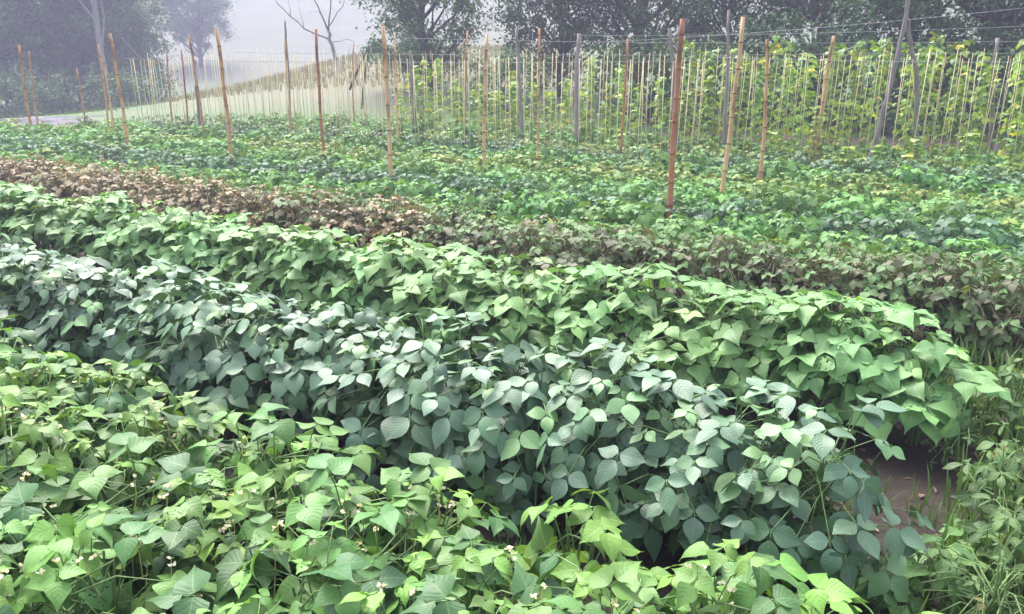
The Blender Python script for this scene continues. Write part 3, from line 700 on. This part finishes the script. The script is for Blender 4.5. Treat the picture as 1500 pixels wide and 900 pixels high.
def blades(name, pts, hr, w, mat, label, odd, lean=.35, n=1):
    mb = MB()
    for p in pts:
        for k in range(n):
            a = rnd.uniform(0, 6.28); d = Vector((math.cos(a) * lean * rnd.random(), math.sin(a) * lean * rnd.random(), 1)); h = rnd.uniform(*hr)
            mb.leaf(p + Vector((rnd.uniform(-.03, .03) * n, rnd.uniform(-.03, .03) * n, 0)), d, Vector((math.cos(a), math.sin(a), .2)), h, w * rnd.uniform(.7, 1.3), P_BLADE, .2, rnd.uniform(.3, 1.3), (rnd.random(), rnd.random(), rnd.uniform(.3, 1) if rnd.random() < odd else 0), 0, 1)
    o = mb.build(name, mat); o['kind'] = 'stuff'
    o['label'] = label; o['category'] = 'grass'
    return o
rnd.seed(51)
pts = []
for i in range(5200):
    x, y = rnd.uniform(-24, -4), rnd.uniform(18.6, 33)
    if not (x > -12 and y > 22) and not (-22 < x < -10.6 and 19.8 < y < 25.0): pts.append(Vector((x, y, ground_h(x, y))))
blades('meadow_grass', pts, (.04, .11), .025, M['grass'], 'short hazy green grass strip behind the field at left', .1, n=2)
pts = []
for i in range(9000):
    x, y = rnd.uniform(-15, 10), rnd.uniform(26.5, 40)
    if rnd.random() < sstep(-14, -9, x) * (1 - 0.8 * sstep(-3, 3, x)): pts.append(Vector((x, y, ground_h(x, y))))
blades('dry_grass', pts, (.12, .3), .03, M['drygrass'], 'tall pale tan grass on the slope behind the twines', .15, n=2)
# right-hand path: grass tufts between the row ends
pts = []
for i in range(1000):
    u = rnd.uniform(-1.6, -0.08); v = rnd.uniform(1.5, 5.2); p = uv(u, v)
    if noise.noise(Vector((p.x * 3, p.y * 3, 4))) > -0.05: pts.append(p)
blades('path_grass', pts, (.10, .30), .016, M['grass'], 'green grass tufts on the soil beside the row ends', .02, n=4, lean=.6)
pts = []
for i in range(500):
    v = rnd.choice((2.05, 2.15, 3.05, 3.1, 4.25, 4.4)) + rnd.gauss(0, .1); p = uv(rnd.uniform(-.4, 4), v)
    if noise.noise(Vector((p.x * 2, p.y * 2, 4))) > 0.1: pts.append(p)
blades('row_grass', pts, (.08, .2), .010, M['grass'], 'thin grass between the near rows', .08, n=3, lean=.6)
# soil litter
mb = MB(); rnd.seed(53)
for i in range(900):
    p = uv(rnd.uniform(-1.5, 4), rnd.uniform(1.7, 4.7), rnd.uniform(.004, .02)); a = rnd.uniform(0, 6.28)
    mb.leaf(p, Vector((math.cos(a), math.sin(a), rnd.uniform(-.1, .25))), Vector((0, 0, 1)) + jit(.2), rnd.uniform(.03, .08), rnd.uniform(.008, .03), P_LOW, .2, .5, (0, 0, 0), 0, 1)
lt = mb.build('leaf_litter', M['litter']); lt['kind'] = 'stuff'; lt['label'] = 'dry brown leaf litter on the soil between the rows'; lt['category'] = 'litter'
# weeds at the row ends
def weed(seed, H, n, L, WR, spread):
    rnd.seed(6000 + seed); fb, sb = MB(), MB()
    top = Vector((rnd.gauss(0, .05), rnd.gauss(0, .05), H)); sb.tube([Vector((0, 0, -.02)), top * .5 + jit(.015), top], [.006, .005, .003], 5, False, (.6, .5, 0))
    for i in range(n):
        q = (i + .5) / n; a = i * 2.4 + rnd.gauss(0, .3); o = Vector((math.cos(a), math.sin(a), 0)); b = top * (q ** .8)
        l = L * (1.15 - .6 * q) * rnd.uniform(.8, 1.2); e = b + o * (spread * (1 - .6 * q)) + Vector((0, 0, .02))
        sb.tube([b, e], [.002, .0016], 4, False, (.8, .5, 0))
        fb.leaf(e, o + Vector((0, 0, rnd.uniform(-.3, .5))), Vector((0, 0, 1)) + o * .2 + jit(.2), l, l * WR, P_WEED, .2, .7, (rnd.random() * .7 + .3 * q, rnd.random(), .5 if rnd.random() < .08 else 0), .04, 2)
    return (fb, sb, [])
W = Kind('weed', [(*bush('w', 20, .16, .30, (.06, .10), .62, P_WEED, 1.0, .4, .5, seed=300, droop=.7, wav=.05, odd=.01), []), (*bush('w', 26, .13, .40, (.05, .08), .5, P_WEED, .9, .3, .6, seed=301, droop=.7, wav=.05, odd=.01), []),
                   weed(2, .26, 18, .14, .6, .07), (*bush('w', 60, .15, .30, (.018, .034), .5, P_LOW, .9, .2, .7, seed=303, cols=1, odd=.01), [])], M['weed'], M['stem'])
rnd.seed(57)
for x, y, z, vi, s, l in ((1370, 800, .22, 2, 1.0, 'broad-leaved weed at the lower right below the end of the soybeans'), (1340, 850, .12, 0, .8, 'low weed near the bottom edge at the right'),
                          (1470, 730, .2, 1, 1.0, 'upright narrow-leaved weed at the right edge beside the soybean row end'), (1490, 660, .2, 0, .9, 'weed at the right edge between soybeans and pale beans'),
                          (1430, 880, .15, 3, 1.1, 'fine-leaved weed in the bottom right corner'), (1480, 820, .15, 2, .9, 'leafy weed at the right edge near the bottom corner'),
                          (1495, 560, .3, 1, 1.0, 'pale weed at the right edge beside the end of the pale beans'), (1405, 640, .15, 3, .9, 'small feathery weed on the dark soil between two row ends'),
                          (1240, 830, .1, 3, .8, 'tiny-leaved weed under the front edge of the soybeans'), (1450, 610, .1, 0, .7, 'small weed on the bare reddish soil at the right'),
                          (1295, 880, .1, 2, .7, 'dark leafy weed at the bottom edge right of the lime bean'), (1500, 770, .3, 1, 1.05, 'tall weed cut off by the right edge')):
    p = at(x, y, z); p.z = 0
    W.place(p, rnd.uniform(0, 6.28), (s, s), l, 'weed', 'weeds at the row ends', vi)

for i in range(34):
    p = uv(rnd.uniform(-1.3, -0.12), rnd.uniform(1.35, 4.4))
    if seen(p) and p.length > 1.3:
        k = rnd.uniform(.5, .95)
        W.place(p, rnd.uniform(0, 6.28), (k, k * .8), 'low green weed among the grass tufts beside the row ends', 'weed', 'low weeds among the grass tufts', rnd.choice((0, 1, 3, 3)))
# ------------------------------------------------------------------ haze
def haze():
    mb = MB(); x0, x1, y0, y1, z0, z1 = -164, 164, -10, 184, -3.2, 20.5
    mb.v = [(x, y, z) for z in (z0, z1) for y in (y0, y1) for x in (x0, x1)]
    mb.f = [(0, 2, 3, 1), (4, 5, 7, 6), (0, 1, 5, 4), (2, 6, 7, 3), (0, 4, 6, 2), (1, 3, 7, 5)]
    m, nt, out = newmat('haze')
    pv = N(nt, 'ShaderNodeVolumePrincipled'); pv.inputs['Color'].default_value = (0.33, 0.322, 0.46, 1); pv.inputs['Density'].default_value = HAZE; pv.inputs['Anisotropy'].default_value = 0.25
    nt.links.new(pv.outputs[0], out.inputs['Volume'])
    o = mb.build('haze', m, smooth=False); o['kind'] = 'stuff'; o['label'] = 'thin lavender morning mist over the field'; o['category'] = 'mist'
HAZE = 0.0072
haze()

# ------------------------------------------------------------------ light, camera
w = bpy.data.worlds.new('World'); scn.world = w; w.use_nodes = True
nt = w.node_tree; bg = nt.nodes['Background']
sky = nt.nodes.new('ShaderNodeTexSky'); sky.sky_type = 'NISHITA'; sky.sun_disc = False
EL, AZS = R(58), R(-25)     # sun azimuth measured from +Y towards +X
sky.sun_elevation = EL; sky.sun_rotation = AZS; sky.air_density = 1.0; sky.dust_density = 4.0; sky.ozone_density = 1.5
hs = nt.nodes.new('ShaderNodeHueSaturation'); hs.inputs['Saturation'].default_value = 0.45      # mist-veiled sky
nt.links.new(sky.outputs[0], hs.inputs['Color']); nt.links.new(hs.outputs[0], bg.inputs[0]); bg.inputs[1].default_value = 0.14
sd = bpy.data.lights.new('sun', 'SUN'); sd.energy = 1.25; sd.angle = R(30); sd.color = (1.0, 0.96, 0.90)
so = bpy.data.objects.new('sun', sd); col.objects.link(so)
dirv = Vector((math.sin(AZS) * math.cos(EL), math.cos(AZS) * math.cos(EL), math.sin(EL)))
so.rotation_euler = (-dirv).to_track_quat('-Z', 'Y').to_euler(); so.location = (0, 0, 30)
cd = bpy.data.cameras.new('camera'); cd.sensor_width = 36; cd.lens = 36 * F / 1500; cd.clip_start = 0.05; cd.clip_end = 600
co = bpy.data.objects.new('camera', cd); col.objects.link(co); co.location = (0, 0, CAMH); co.rotation_euler = (math.pi / 2 - PITCH, 0, 0)
scn.camera = co
scn.view_settings.view_transform = 'Standard'; scn.view_settings.look = 'None'; scn.view_settings.gamma = 1; scn.view_settings.use_curve_mapping = False
scn.view_settings.exposure = 2.18
scn.render.engine = 'CYCLES'
scn.cycles.volume_bounces = 2
print('objects', len(bpy.data.objects))
